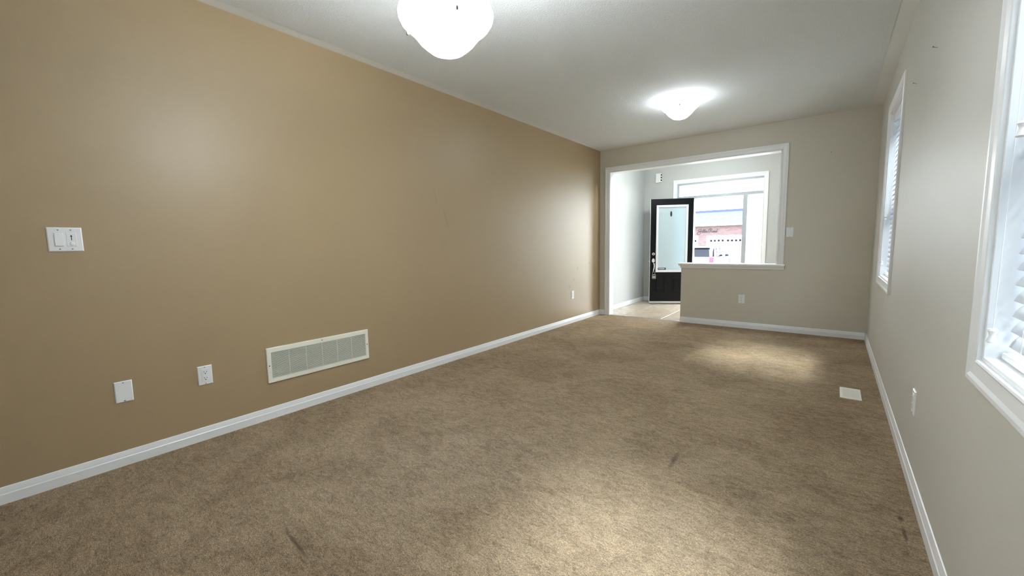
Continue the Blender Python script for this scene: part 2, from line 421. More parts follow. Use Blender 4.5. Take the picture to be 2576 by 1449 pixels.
# opening trim in the far wall
t1 = structure(empty('trim_1', (0, YF, 0)), 'white casing, jambs and cap shelf around the wide opening', 'door trim')
casing(t1, OX0, OX1, 0.0, OZ, 'LRT', zl=0.0, zr=HZ + 0.035)
MB().box(OX0, OX0 + 0.012, -0.004, FT + 0.004, 0, OZ).build('jamb', M['white_trim'], t1)
MB().box(OX1 - 0.012, OX1, -0.004, FT + 0.004, HZ, OZ).build('jamb', M['white_trim'], t1)
MB().box(OX0, OX1, -0.004, FT + 0.004, OZ - 0.012, OZ).build('head_jamb', M['white_trim'], t1)
# cap shelf on the half wall
MB().prism([(-0.036, HZ + 0.018), (-0.036, HZ + 0.034), (-0.030, HZ + 0.040), (FT + 0.036, HZ + 0.040), (FT + 0.042, HZ + 0.030), (FT + 0.036, HZ + 0.018), (FT, HZ + 0.018), (FT, HZ), (0, HZ), (0, HZ + 0.018)], 'x', HX - 0.04, OX1 + 0.09).build('cap_shelf', M['white_trim'], t1)
MB().prism([(0, HZ - 0.034), (-0.008, HZ - 0.034), (-0.012, HZ - 0.026), (-0.014, HZ - 0.014), (-0.022, HZ - 0.004), (-0.030, HZ + 0.012), (-0.032, HZ + 0.018), (0, HZ + 0.018)], 'x', HX - 0.012, OX1 + 0.084).build('apron_moulding', M['white_trim'], t1)
MB().prism([(FT, HZ - 0.034), (FT + 0.008, HZ - 0.034), (FT + 0.014, HZ - 0.014), (FT + 0.032, HZ + 0.018), (FT, HZ + 0.018)], 'x', HX - 0.012, OX1).build('apron_moulding', M['white_trim'], t1)
structure(MB().box(HX - 0.0, HX + 0.002, YF - 0.001, YF + FT + 0.001, 0.0, HZ).build('trim_4', M['foyer']), 'pale end face of the half wall beside the tile', 'wall')

# ---- windows on the right wall (local X = towards the viewer's right, i.e. -y)
def window(n, ya, yb, label):
    w = (yb - ya) / 2 - CW; hh = WZ1 - WZ0
    root = structure(empty('window_%d' % n, (XR, (ya + yb) / 2, WZ0), -math.pi / 2), label, 'window')
    casing(root, -w, w, CW, hh - CW)
    D = 0.19
    for (x0, x1, z0, z1, nm) in ((-w, -w + 0.012, CW, hh - CW, 'jamb'), (w - 0.012, w, CW, hh - CW, 'jamb'), (-w + 0.012, w - 0.012, hh - CW - 0.012, hh - CW, 'head_jamb'), (-w + 0.012, w - 0.012, CW, CW + 0.012, 'sill')):
        MB().box(x0, x1, 0.0, D, z0, z1).build(nm, M['white_trim'], root)
    # vinyl frame, meeting rail and two panes
    fy0, fy1 = 0.125, 0.175
    fx0, fx1, fz0, fz1 = -w + 0.012, w - 0.012, CW + 0.012, hh - CW - 0.012
    fw = 0.045; zm = (fz0 + fz1) / 2
    MB().box(fx0, fx0 + fw, fy0, fy1, fz0, fz1).build('frame_stile', M['frame_white'], root)
    MB().box(fx1 - fw, fx1, fy0, fy1, fz0, fz1).build('frame_stile', M['frame_white'], root)
    for z in (fz0, zm - fw / 2, fz1 - fw):
        MB().box(fx0 + fw, fx1 - fw, fy0, fy1, z, z + fw).build('frame_rail', M['frame_white'], root)
    for (z0, z1) in ((fz0 + fw, zm - fw / 2), (zm + fw / 2, fz1 - fw)):
        MB().box(fx0 + fw, fx1 - fw, 0.148, 0.152, z0, z1).build('pane', M['glass'], root)
    return root, w, hh
def blind(ya, yb, label, tassels):
    w = (yb - ya) / 2 - CW - 0.018; hh = WZ1 - WZ0
    root = tag(empty('window_blind', (XR, (ya + yb) / 2, WZ0), -math.pi / 2), label, 'blind', 'white slatted blinds in the right-hand windows')
    zt = hh - CW - 0.014; zb = CW + 0.014
    yc = 0.058
    MB().box(-w, w, 0.034, 0.088, zt - 0.05, zt).build('head_rail', M['white_plastic'], root, bevel=0.003)
    MB().box(-w - 0.002, w + 0.002, 0.022, 0.030, zt - 0.07, zt).build('valance', M['white_plastic'], root, bevel=0.002)
    z_low = zb + 0.035
    pitch = 0.0435; n = int((zt - 0.08 - z_low) / pitch)
    tilt = math.radians(57)
    hwid = 0.025; th = 0.0014
    sm = MB()   # slightly crowned slat, long axis X, width axis Y
    rings = []
    for x in (-w, w):
        top = [(x, s * hwid, 0.004 * (1 - s * s) + th) for s in (-1, -0.5, 0, 0.5, 1)]
        bot = [(x, s * hwid, 0.004 * (1 - s * s) - th) for s in (1, 0.5, 0, -0.5, -1)]
        rings.append(top + bot)
    sm.loft(rings)
    first = sm.build('slat', M['slat_white'], root, smooth=True)
    first.location = (0, yc, z_low + 0.5 * pitch); first.rotation_euler = (tilt, 0, 0)
    for k in range(1, n):
        share(first, 'slat', root, (0, yc, z_low + (k + 0.5) * pitch), (tilt, 0, 0))
    MB().box(-w, w, yc - 0.026, yc + 0.026, zb, zb + 0.020).build('bottom_rail', M['white_plastic'], root, bevel=0.004)
    for x in (-w + 0.12, 0.0, w - 0.12):
        for dy in (-0.0205, 0.0205):
            MB().tube([(x, yc + dy, zb + 0.02), (x, yc + dy, zt - 0.05)], 0.0009, 5).build('ladder_cord', M['white_plastic'], root)
        MB().cyl((x, yc, zb + 0.0), 0.008, -0.003, 0.024).build('cord_plug', M['white_plastic'], root)
    for (lx, ly, lz) in tassels:
        c = MB().tube([(lx, ly, lz + 0.03), (lx + 0.002, ly + 0.004, lz + (zt - lz) * 0.5), (lx, 0.012, zt - 0.03)], 0.0011, 6).build('pull_cord', M['white_plastic'], root)
        MB().lathe([(0.001, 0.036), (0.009, 0.036), (0.0105, 0.031), (0.0068, 0.022), (0.0066, 0.016), (0.011, 0.004), (0.0115, 0.0), (0.009, -0.003), (0.001, -0.003)], 20, (lx, ly, lz)).build('cord_tassel', M['white_plastic'], c, smooth=True)
    return root
window(1, *WINS[0], 'near window with white casing and deep sill, cut by the right edge')
window(2, *WINS[1], 'narrow-looking far window with white casing beside the end wall')
cy1 = sum(WINS[0]) / 2; cy2 = sum(WINS[1]) / 2
blind(*WINS[0], 'white slatted blind in the near window at the right edge', [(-(1.725 - cy1), 0.006, 0.925 - WZ0), (-(1.66 - cy1), 0.006, 1.475 - WZ0)])
blind(*WINS[1], 'white slatted blind in the far window beside the end wall', [(-(5.21 - cy2), 0.006, 1.39 - WZ0), (-(5.25 - cy2), 0.006, 0.97 - WZ0)])

# ------------------------------------------------------------------ front door unit
t2 = structure(empty('trim_2', (0, YD, 0)), 'white front door frame with transom, sidelights and casing', 'door frame')
casing(t2, DX0 + 0.022, DX1 - 0.04, 0.0, DZ - 0.012, 'LRT', zl=0.0, zr=0.0)
FX0, FX1, FZ = -2.452, -1.023, 2.313
PL = (-2.245, -2.178); PR = (-1.338, -1.269)
TZ0, TZ1 = 2.045, 2.100
fy = (0.0, 0.13)
MB().box(DX0 - 0.001, FX0, *fy, 0, DZ).build('frame_stile', M['entry_frame_shaded'], t2)
MB().box(FX1, DX1 + 0.001, *fy, 0, DZ).build('frame_stile', M['entry_frame_shaded'], t2)
MB().box(FX0, FX1, *fy, FZ, DZ).build('frame_rail', M['entry_frame_shaded'], t2)
MB().box(FX0, FX1, *fy, TZ0, TZ1).build('transom_bar', M['entry_frame_shaded'], t2)
MB().box(*PL, *fy, 0, TZ0).build('mullion', M['entry_frame_shaded'], t2)
MB().box(*PR, *fy, 0, TZ0).build('mullion', M['entry_frame_shaded'], t2)
MB().box(FX0, FX1, 0.06, 0.066, TZ1, FZ).build('pane', M['glass'], t2)
for (a, b) in ((FX0, PL[0]), (PR[1], FX1)):
    MB().box(a, b, 0.06, 0.066, 0.25, TZ0).build('pane', M['frosted_side'], t2)
    MB().box(a, b, 0.02, 0.10, 0, 0.25).build('kick_panel', M['entry_frame_shaded'], t2)
MB().box(PL[1], PR[0], 0.0, 0.16, -0.02, 0.012).build('threshold', M['silver'], t2)

# door leaf: hinge at origin, local x towards the free edge, local +y = outside face
LW, LZ0, LZ1, LT = 0.80, 0.016, 2.055, 0.044
leaf = structure(empty('door_1', (-2.168, 8.49, 0), math.radians(209.9)), 'open black front door with frosted glass, two raised panels and nickel lock', 'door')
GX0, GX1, GZ0, GZ1 = 0.098, 0.690, 0.630, 1.935
m = MB()
m.box(0, GX0, -LT, 0, LZ0, LZ1); m.box(GX1, LW - 0.003, -LT, 0, LZ0, LZ1)
m.box(GX0, GX1, -LT, 0, LZ0, GZ0); m.box(GX0, GX1, -LT, 0, GZ1, LZ1)
m.build('slab', M['black_paint'], leaf)
MB().box(LW - 0.003, LW, -LT, 0, LZ0, LZ1).build('edge_strip', M['white_trim'], leaf)['label'] = 'white door edge'
gw = 0.042
for (x0, x1, z0, z1) in ((GX0, GX0 + gw, GZ0, GZ1), (GX1 - gw, GX1, GZ0, GZ1), (GX0 + gw, GX1 - gw, GZ0, GZ0 + gw), (GX0 + gw, GX1 - gw, GZ1 - gw, GZ1)):
    MB().box(x0, x1, -LT - 0.008, 0.012, z0, z1).build('glass_frame', M['frame_white'], leaf, bevel=0.005)
pane = MB().box(GX0 + gw, GX1 - gw, -LT * 0.5 - 0.008, -LT * 0.5 + 0.008, GZ0 + gw, GZ1 - gw).build('pane', M['frosted'], leaf)
pane['label'] = 'frosted glass pane'
# raised panels
def raised(x0, x1, z0, z1):
    rings = []
    for (ins, y) in ((0, 0.0), (0.006, 0.006), (0.016, 0.002), (0.026, 0.001), (0.046, 0.008)):
        rings.append([(x0 + ins, y, z0 + ins), (x1 - ins, y, z0 + ins), (x1 - ins, y, z1 - ins), (x0 + ins, y, z1 - ins)])
    return MB().loft(rings).build('raised_panel', M['black_paint'], leaf)
raised(0.505, 0.712, 0.232, 0.535); raised(0.170, 0.376, 0.232, 0.535)
MB().box(0.002, LW - 0.002, 0.0, 0.012, LZ0, LZ0 + 0.034).build('door_sweep', M['silver'], leaf)
# hardware
hx = 0.735
db = MB().lathe([(0.0001, 0.016), (0.018, 0.016), (0.026, 0.010), (0.030, 0.004), (0.031, 0.0)], 28, (hx, 0, 0.99), 'y').build('deadbolt', M['chrome'], leaf, smooth=True)
MB().lathe([(0.0001, 0.021), (0.011, 0.021), (0.012, 0.016)], 20, (hx, 0, 0.99), 'y').build('key_cylinder', M['dark_slot'], db)
hs = MB().loft([[(hx + 0.028 * math.cos(a), y, 0.855 + (0.048 if math.sin(a) > 0 else 0.036) * math.sin(a)) for a in [2 * math.pi * k / 24 for k in range(24)]] for y in (0, 0.008)]).build('handle_set', M['chrome'], leaf, smooth=True)
MB().tube([(hx, 0.006, 0.815), (hx - 0.004, 0.045, 0.80), (hx - 0.010, 0.058, 0.77), (hx - 0.006, 0.056, 0.72), (hx + 0.004, 0.048, 0.67), (hx + 0.006, 0.028, 0.635), (hx + 0.006, 0.004, 0.615)], [0.011, 0.011, 0.012, 0.011, 0.009, 0.008, 0.009], 10).build('grip', M['chrome'], hs, smooth=True)
MB().box(hx - 0.012, hx + 0.012, 0.008, 0.04, 0.822, 0.832).build('thumb_latch', M['chrome'], hs, bevel=0.002)
MB().box(LW - 0.001, LW + 0.012, -0.03, -0.014, 0.83, 0.86).build('latch_bolt', M['white_trim'], leaf)
MB().lathe([(0.0001, 0.012), (0.7, 0.012), (0.9, 0.008), (1.0, 0.0)], 24, axis='y').build('glass_ornament', M['black_ink'], leaf, smooth=True)
orn = leaf.children[-1] if leaf.children else None
orn = [o for o in leaf.children if o.name.startswith('glass_ornament')][0]
orn.location = (0.412, -LT * 0.5 + 0.008, 1.765); orn.scale = (0.018, 0.8, 0.054); orn['label'] = 'small black oval on the glass'
st = MB().box(0.492, 0.672, -LT * 0.5 + 0.008, -LT * 0.5 + 0.0088, 0.676, 0.716).build('sticker', M['black_ink'], leaf)
st['label'] = 'black sticker with white lettering'
ys_ = -LT * 0.5 + 0.0088
mk = MB().prism([(0.664, 0.708), (0.655, 0.700), (0.646, 0.708), (0.640, 0.702), (0.655, 0.685), (0.670, 0.702)], 'y', ys_, ys_ + 0.0006)
x = 0.630
for w_ in (0.010, 0.012, 0.007, 0.012, 0.006, 0.010, 0.012, 0.008, 0.010):
    mk.box(x - w_, x, ys_, ys_ + 0.0006, 0.690 + random.uniform(-0.002, 0.002), 0.704 + random.uniform(-0.001, 0.002)); x -= w_ + 0.0035
mk.build('sticker_print', M['white_plastic'], st)
# lock box hanging from the grip
lb = tag(empty('lock_box', (0, 0, 0)), 'small metal key lock box hanging from the black door handle', 'lock box')
lb.matrix_world = Matrix.Translation((-2.168, 8.49, 0)) @ Matrix.Rotation(math.radians(209.9), 4, 'Z')
MB().box(0.690, 0.760, 0.012, 0.046, 0.500, 0.585).build('body', M['steel'], lb, bevel=0.006)
MB().box(0.698, 0.752, 0.046, 0.050, 0.560, 0.580).build('cover', M['dark_slot'], lb, bevel=0.002)
MB().box(0.700, 0.750, 0.046, 0.049, 0.506, 0.517).build('dial_strip', M['dark_slot'], lb)
MB().tube([(0.705, 0.03, 0.583), (0.706, 0.03, 0.625), (0.716, 0.03, 0.645), (0.732, 0.03, 0.648), (0.744, 0.03, 0.640), (0.748, 0.03, 0.62), (0.748, 0.03, 0.583)], 0.0035, 8).build('shackle', M['steel'], lb, smooth=True)

# ------------------------------------------------------------------ wall plates (local X right, Z up, front -Y, back at y=0)
ROT = {'left': math.pi / 2, 'far': 0.0, 'right': -math.pi / 2}
def plate_root(name, side, along, z, label, cat, group=None, plane=None):
    loc = {'left': (XL, along, z), 'far': (along, plane if plane is not None else YF, z), 'right': (XR, along, z)}[side]
    return tag(empty(name, loc, ROT[side]), label, cat, group)
def plate(root, w, h, mat='white_plastic', t=0.006):
    rings = [[(sx_ * (w / 2 - i), y, sz_ * (h / 2 - i)) for sx_, sz_ in ((-1, -1), (1, -1), (1, 1), (-1, 1))] for i, y in ((0, 0.0), (0, -t * 0.45), (0.004, -t))]
    return MB().loft(rings).build('cover_plate', M[mat], root)
def screw(root, x, z, t=0.006):
    s = MB().lathe([(0.0001, -0.0012), (0.0028, -0.0010), (0.0034, 0.0)], 14, (x, -t, z), 'y').build('screw', M['steel'], root, smooth=True)
    MB().box(x - 0.0026, x + 0.0026, -t - 0.0016, -t - 0.0009, z - 0.0005, z + 0.0005).build('slot', M['dark_slot'], s)
def rocker(root, x, w=0.033, h=0.066, t=0.006, up=True):
    MB().box(x - w / 2 - 0.002, x + w / 2 + 0.002, -t - 0.0012, -t + 0.001, -h / 2 - 0.002, h / 2 + 0.002).build('rocker_bezel', M['white_plastic'], root)
    k = -1 if up else 1
    MB().prism([(-t, -h / 2), (-t - (0.007 if up else 0.002), -h / 2), (-t - (0.002 if up else 0.007), h / 2), (-t, h / 2)], 'x', x - w / 2 + 0.001, x + w / 2 - 0.001).build('rocker', M['white_plastic'], root, bevel=0.001, seg=1)
def receptacle(root, zc, t=0.006):
    pts = [(0.0172 * math.cos(a), max(-0.0135, min(0.0135, 0.0175 * math.sin(a)))) for a in [2 * math.pi * k / 28 for k in range(28)]]
    o = MB().prism([(p[0], p[1] + zc) for p in pts], 'y', -t - 0.0025, -t + 0.001).build('receptacle', M['white_plastic'], root)
    y0, y1 = -t - 0.0029, -t - 0.002
    MB().box(-0.0078, -0.0056, y0, y1, zc + 0.0005, zc + 0.0095).build('slot', M['dark_slot'], o)
    MB().box(0.0056, 0.0078, y0, y1, zc + 0.001, zc + 0.0085).build('slot', M['dark_slot'], o)
    MB().cyl((0, 0, zc - 0.0066), 0.003, y0, y1, 'y', 14).build('slot', M['dark_slot'], o)
def outlet(side, along, z, label, w=0.078, h=0.123):
    r = plate_root('wall_outlet', side, along, z, label, 'outlet', 'duplex wall outlets')
    plate(r, w, h); MB().box(-0.021, 0.021, -0.0075, -0.005, -0.043, 0.043).build('yoke', M['white_plastic'], r, bevel=0.001, seg=1)
    receptacle(r, 0.0195, 0.0075); receptacle(r, -0.0195, 0.0075); screw(r, 0, h / 2 - 0.009); screw(r, 0, -h / 2 + 0.009)
    return r
outlet('left', 0.7985, 0.4205, 'white wall outlet on the tan wall left of the return air grille')
outlet('left', 5.527, 0.435, 'white wall outlet on the tan wall near the opening')
outlet('far', -0.984, 0.408, 'pale wall outlet on the half wall')
outlet('right', 2.80, 0.40, 'white wall outlet on the grey wall beneath the right windows')

r = plate_root('blank_plate', 'left', 0.4135, 0.427, 'white blank wall plate on the tan wall, lowest left', 'wall plate')
plate(r, 0.077, 0.122); screw(r, 0, 0.052); screw(r, 0, -0.052)

r = plate_root('light_switch', 'left', 0.263, 1.287, 'white double switch plate with a black up arrow on tan wall', 'switch')
plate(r, 0.126, 0.124)
rocker(r, -0.0225)
for sx_ in (-0.0225, 0.0225):
    for sz_ in (-0.049, 0.049): screw(r, sx_, sz_)
MB().box(0.0225 - 0.0185, 0.0225 + 0.0185, -0.0075, -0.005, -0.035, 0.035).build('slider_cover', M['white_plastic'], r, bevel=0.001, seg=1)
MB().lathe([(0.0001, -0.0035), (0.007, -0.003), (0.009, 0.0)], 20, (0.0235, -0.0075, -0.021), 'y').build('button', M['white_plastic'], r, smooth=True)
MB().prism([(0.0210, -0.004), (0.0238, -0.004), (0.0238, 0.015), (0.0270, 0.015), (0.0224, 0.024), (0.0178, 0.015), (0.0210, 0.015)], 'y', -0.0079, -0.0073).build('arrow_mark', M['black_ink'], r)['label'] = 'black up arrow'

r = plate_root('light_switch', 'far', -0.463, 1.321, 'pale single rocker switch on the end wall right of the opening', 'switch')
plate(r, 0.078, 0.124); rocker(r, 0)
screw(r, 0, 0.050); screw(r, 0, -0.050)
r = plate_root('light_switch', 'left', 7.165, 1.31, 'white switch on the entrance hall side wall seen through the opening', 'switch')
plate(r, 0.118, 0.124); rocker(r, -0.023); rocker(r, 0.023)

# return air grille
r = plate_root('return_air_grille', 'left', 1.568, 0.388, 'ivory metal return air grille low on the tan wall', 'vent')
gw_, gh_ = 0.812, 0.256; iw, ih = 0.753, 0.189
def rect_ring(hw, hh_, y): return [(-hw, y, -hh_), (hw, y, -hh_), (hw, y, hh_), (-hw, y, hh_)]
MB().loft([rect_ring(gw_ / 2, gh_ / 2, 0.0), rect_ring(gw_ / 2, gh_ / 2, -0.007), rect_ring(gw_ / 2 - 0.004, gh_ / 2 - 0.004, -0.011), rect_ring(iw / 2, ih / 2, -0.011), rect_ring(iw / 2, ih / 2, 0.0)], cap=False).build('frame', M['ivory_metal'], r)
MB().box(-iw / 2, iw / 2, -0.0015, 0.0, -ih / 2, ih / 2).build('shade_sheet', M['recess_shade'], r)  # dark sheet on the wall stands in for shade behind the slats
NS = 25
sl = MB().hull8([(-iw / 2, -0.0105, -0.0015), (iw / 2, -0.0105, -0.0015), (iw / 2, -0.002, 0.0007), (-iw / 2, -0.002, 0.0007), (-iw / 2, -0.0105, 0.0013), (iw / 2, -0.0105, 0.0013), (iw / 2, -0.002, 0.0022), (-iw / 2, -0.002, 0.0022)]).build('slat', M['ivory_metal'], r)
for k in range(NS):
    z = -ih / 2 + (k + 0.5) * ih / NS
    if k == 0: sl.location = (0, 0, z)
    else: share(sl, 'slat', r, (0, 0, z))
for xx in (-0.125, 0.0, 0.125, 0.25, -0.25):
    MB().box(xx - 0.0015, xx + 0.0015, -0.006, -0.0015, -ih / 2, ih / 2).build('slat_support', M['ivory_metal'], r)
for (sx_, sz_) in ((-gw_ / 2 + 0.015, 0.0), (gw_ / 2 - 0.015, 0.0), (0.0, gh_ / 2 - 0.016)):
    MB().lathe([(0.0001, -0.0018), (0.0032, -0.0014), (0.004, 0.0)], 14, (sx_, -0.011, sz_), 'y').build('screw', M['dark_slot'], r, smooth=True)

# floor register
r = tag(empty('floor_register', (0.160, 4.106, 0.0)), 'small white floor register set in the carpet by the right wall', 'vent')
w2, l2 = 0.066, 0.142
for (x0, x1, y0, y1) in ((-w2, w2, -l2, -l2 + 0.028), (-w2, w2, l2 - 0.028, l2), (-w2, -w2 + 0.02, -l2 + 0.028, l2 - 0.028), (w2 - 0.02, w2, -l2 + 0.028, l2 - 0.028)):
    MB().box(x0, x1, y0, y1, 0.0, 0.007).build('frame', M['ivory_metal'], r, bevel=0.002, seg=1)
MB().box(-w2 + 0.02, w2 - 0.02, -l2 + 0.028, l2 - 0.028, 0.0, 0.001).build('shade_sheet', M['recess_shade'], r)  # dark sheet painted as the shade below the register slats
ff0 = MB().box(-w2 + 0.02, w2 - 0.02, -0.0034, 0.0034, 0.001, 0.0055).build('slat', M['ivory_metal'], r)
nn = 22; span = 2 * (l2 - 0.028)
for k in range(nn):
    y = -span / 2 + (k + 0.5) * span / nn
    if k == 0: ff0.location = (0, y, 0)
    else: share(ff0, 'slat', r, (0, y, 0))
MB().box(-0.002, 0.002, -span / 2, span / 2, 0.001, 0.006).build('divider', M['ivory_metal'], r)

# picture nails left in the walls
def nail(side, along, z, label, group=None):
    r = plate_root('wall_nail', side, along, z, label, 'nail', group)
    MB().tube([(0, 0.0, -0.004), (0, -0.016, 0.004)], 0.0014, 8).build('shank', M['steel'], r)
    MB().lathe([(0.0001, -0.0185), (0.0036, -0.018), (0.0036, -0.0165), (0.0001, -0.016)], 12, (0, 0, 0.0045), 'y').build('head', M['dark_slot'], r)
nail('right', 3.03, 2.168, 'dark nail high on the grey wall, nearer the near window')
nail('right', 3.70, 2.185, 'dark nail high on the grey wall, nearer the far window')
nail('far', -0.086, 2.27, 'tiny nail high on the end wall right of the opening')

# door chime box on the foyer front wall
r = plate_root('door_chime', 'far', -2.853, 2.505, 'small white door chime box high on the entrance hall wall', 'door chime', plane=YD)
m = MB(); m.box(-0.056, 0.040, -0.045, 0.0, -0.09, 0.09)
m.build('case', M['white_plastic'], r, bevel=0.005)
for zc in (-0.075, -0.022, 0.031, 0.080):
    MB().box(0.040, 0.056, -0.043, 0.0, zc - 0.011, zc + 0.011).build('side_fin', M['white_plastic'], r, bevel=0.003, seg=1)
MB().box(0.038, 0.050, -0.03, 0.0, -0.085, 0.085).build('sound_slot', M['recess_shade'], r)

# ------------------------------------------------------------------ ceiling lamps
BOWL = [(0.150, 0.030), (0.178, 0.026), (0.194, 0.012), (0.200, -0.006), (0.196, -0.024), (0.184, -0.042), (0.166, -0.058), (0.148, -0.074), (0.133, -0.092), (0.117, -0.112), (0.097, -0.130), (0.074, -0.148), (0.044, -0.159), (0.015, -0.163), (0.0002, -0.163)]
def bowl(root, z, rot, lm='lamp_far'):
    b = MB().lathe(BOWL, 64, (0, 0, z)).build('glass_bowl', M[lm], root, smooth=True, angle=60)
    for k in range(3):
        a = rot + (0.0, math.radians(136), math.radians(240))[k]; c, s = math.cos(a), math.sin(a)
        p = MB().tube([(0.150 * c, 0.150 * s, z + 0.045), (0.203 * c, 0.203 * s, z + 0.016), (0.204 * c, 0.204 * s, z - 0.012), (0.192 * c, 0.192 * s, z - 0.036), (0.178 * c, 0.178 * s, z - 0.050)], 0.0022, 8).build('clip', M['steel'], root, smooth=True)
        MB().lathe([(0.0001, -0.009), (0.005, -0.007), (0.0065, 0.0), (0.005, 0.007), (0.0001, 0.009)], 14, (0.174 * c, 0.174 * s, z - 0.060)).build('clip_knob', M['bronze'], p, smooth=True)
    return b
# flush light over the far half
r = tag(empty('ceiling_light', (-1.38, 4.74, H)), 'lit flush glass ceiling light over the far half of the room', 'ceiling light', 'glass bowl lights')
MB().lathe([(0.0002, 0.0), (0.165, 0.0), (0.165, -0.012), (0.150, -0.028), (0.0002, -0.028)], 48).build('ceiling_pan', M['white_plastic'], r, smooth=True)
bowl(r, -0.045, math.radians(-75))
# added unseen light to brighten the entrance hall, above the opening's head
r = tag(empty('ceiling_light', (-1.9, 6.93, H)), 'added unseen glass light brightening the entrance hall, hidden above the opening', 'ceiling light', 'glass bowl lights')
MB().lathe([(0.0002, 0.0), (0.165, 0.0), (0.165, -0.012), (0.150, -0.028), (0.0002, -0.028)], 48).build('ceiling_pan', M['white_plastic'], r, smooth=True)
bowl(r, -0.045, math.radians(-75), 'hall_fill')
# hanging bowl light near the camera
r = tag(empty('ceiling_light', (-1.345, 1.297, H)), 'lit hanging glass bowl light cut by the top edge', 'ceiling light', 'glass bowl lights')
ZB = -0.545
MB().lathe([(0.0002, 0.0), (0.065, 0.0), (0.062, -0.015), (0.03, -0.03), (0.0002, -0.032)], 32).build('ceiling_canopy', M['steel'], r, smooth=True)
bowl(r, ZB, math.radians(-30), 'lamp_near')
MB().lathe([(0.0002, ZB + 0.09), (0.02, ZB + 0.085), (0.026, ZB + 0.06), (0.012, ZB + 0.045), (0.0002, ZB + 0.04)], 24).build('hub', M['steel'], r, smooth=True)
MB().tube([(0, 0, -0.03), (0, 0, ZB + 0.085)], 0.006, 10).build('stem', M['steel'], r, smooth=True)
for k in range(3):
    a = math.radians(-30) + k * 2 * math.pi / 3
    MB().tube([(0.02 * math.cos(a), 0.02 * math.sin(a), ZB + 0.065), (0.150 * math.cos(a), 0.150 * math.sin(a), ZB + 0.045)], 0.004, 8).build('arm', M['steel'], r, smooth=True)

# ------------------------------------------------------------------ outside
def brick_mat():
    t = NT('red_brick'); v = t.obj(); b = t.bsdf
    mp = t.n('ShaderNodeMapping'); mp.inputs['Rotation'].default_value = (math.pi / 2, 0, 0); t.l(v, mp.inputs['Vector'])
    br = t.n('ShaderNodeTexBrick'); br.inputs['Scale'].default_value = 1.0
    br.inputs['Brick Width'].default_value = 0.23; br.inputs['Row Height'].default_value = 0.076; br.inputs['Mortar Size'].default_value = 0.008
    br.inputs['Color1'].default_value = srgb(68, 49, 51); br.inputs['Color2'].default_value = srgb(80, 60, 62); br.inputs['Mortar'].default_value = srgb(80, 69, 71)
    t.l(mp.outputs[0], br.inputs['Vector']); t.l(br.outputs['Color'], b.inputs['Base Color']); b.inputs['Roughness'].default_value = 0.85
    return t.m
M['brick'] = brick_mat()
def shingle_mat():
    t = NT('blue_grey_shingles'); v = t.obj()
    c = t.ramp(t.noise(v, 3.0, 5.0, 0.7), [(0.3, srgb(38, 51, 55)), (0.7, srgb(58, 73, 78))])
    t.l(c, t.bsdf.inputs['Base Color']); t.bsdf.inputs['Roughness'].default_value = 0.95; t.bsdf.inputs['Specular IOR Level'].default_value = 0.05; return t.m
M['shingle'] = shingle_mat()
M['siding'] = plain('blocking_wall_siding', srgb(112, 126, 144), 0.6)
M['bulb'] = lamp_glass('bright_lamp_bulb', 200.0)
for k in range(2):
    sx_ = 0.07 * (1 if k else -1)
    bl = MB().lathe([(0.0002, 0.038), (0.02, 0.034), (0.034, 0.018), (0.038, 0.0), (0.034, -0.018), (0.022, -0.034), (0.014, -0.05), (0.0002, -0.05)], 20, (sx_, sx_ * 0.3, ZB - 0.01)).build('bulb', M['bulb'], r, smooth=True)
    MB().cyl((sx_, sx_ * 0.3, ZB - 0.01), 0.017, -0.085, -0.05).build('socket', M['white_plastic'], bl)

M['ridge_shade'] = plain('slate_blue_ridge_shade', srgb(46, 50, 80), 0.9, spec=0.1)
M['ext_white'] = plain('white_exterior_paint', srgb(236, 236, 234), 0.5, vary=0.02)
M['pane_dark'] = plain('dark_garage_glass', srgb(14, 15, 24), 0.5, spec=0.05)
M['asphalt'] = plain('grey_asphalt', srgb(128, 128, 130), 0.9, bump=(40, 0.3, 0.01))
M['concrete'] = plain('pale_concrete', srgb(150, 150, 150), 0.85)
M['lawn'] = plain('short_lawn', srgb(104, 122, 78), 0.95, vary=0.3)
M['car_paint'] = plain('navy_car_paint', srgb(24, 32, 58), 0.2, metal=0.0, coat=0.3)
M['car_glass'] = plain('dark_car_glass', srgb(12, 14, 22), 0.1, spec=0.15)
M['car_trim'] = plain('black_car_trim', srgb(22, 22, 26), 0.5)
M['tail_red'] = plain('red_tail_light', srgb(196, 24, 52), 0.15)
M['tyre'] = plain('black_tyre', srgb(24, 24, 24), 0.9)

def slab(name, x0, x1, y0, y1, z0, z1, mat, label, cat):
    return structure(MB().box(x0, x1, y0, y1, z0, z1).build(name, M[mat]), label, cat)
slab('sky_blocking_wall', 2.2, 2.5, -8, 11, GZ - 0.1, 4.0, 'siding', 'added unseen siding wall holding sky light back from the blinds', 'wall')  # unseen wall added to block low sky light at the right windows
slab('ground', -70, 50, -40, 90, GZ - 0.3, GZ - 0.02, 'lawn', 'lawn outside the house', 'lawn')
slab('road', -70, 50, 15.0, 22.0, GZ - 0.2, GZ - 0.005, 'asphalt', 'grey road across the front of the house', 'road')
slab('driveway', -9.6, -4.4, 22.0, 36.0, GZ - 0.2, GZ, 'concrete', 'pale driveway in front of the opposite garage', 'driveway')
slab('porch', -3.2, -0.3, YD + 0.16, 10.3, GZ - 0.1, -0.03, 'concrete', 'concrete porch slab outside the front door', 'porch')

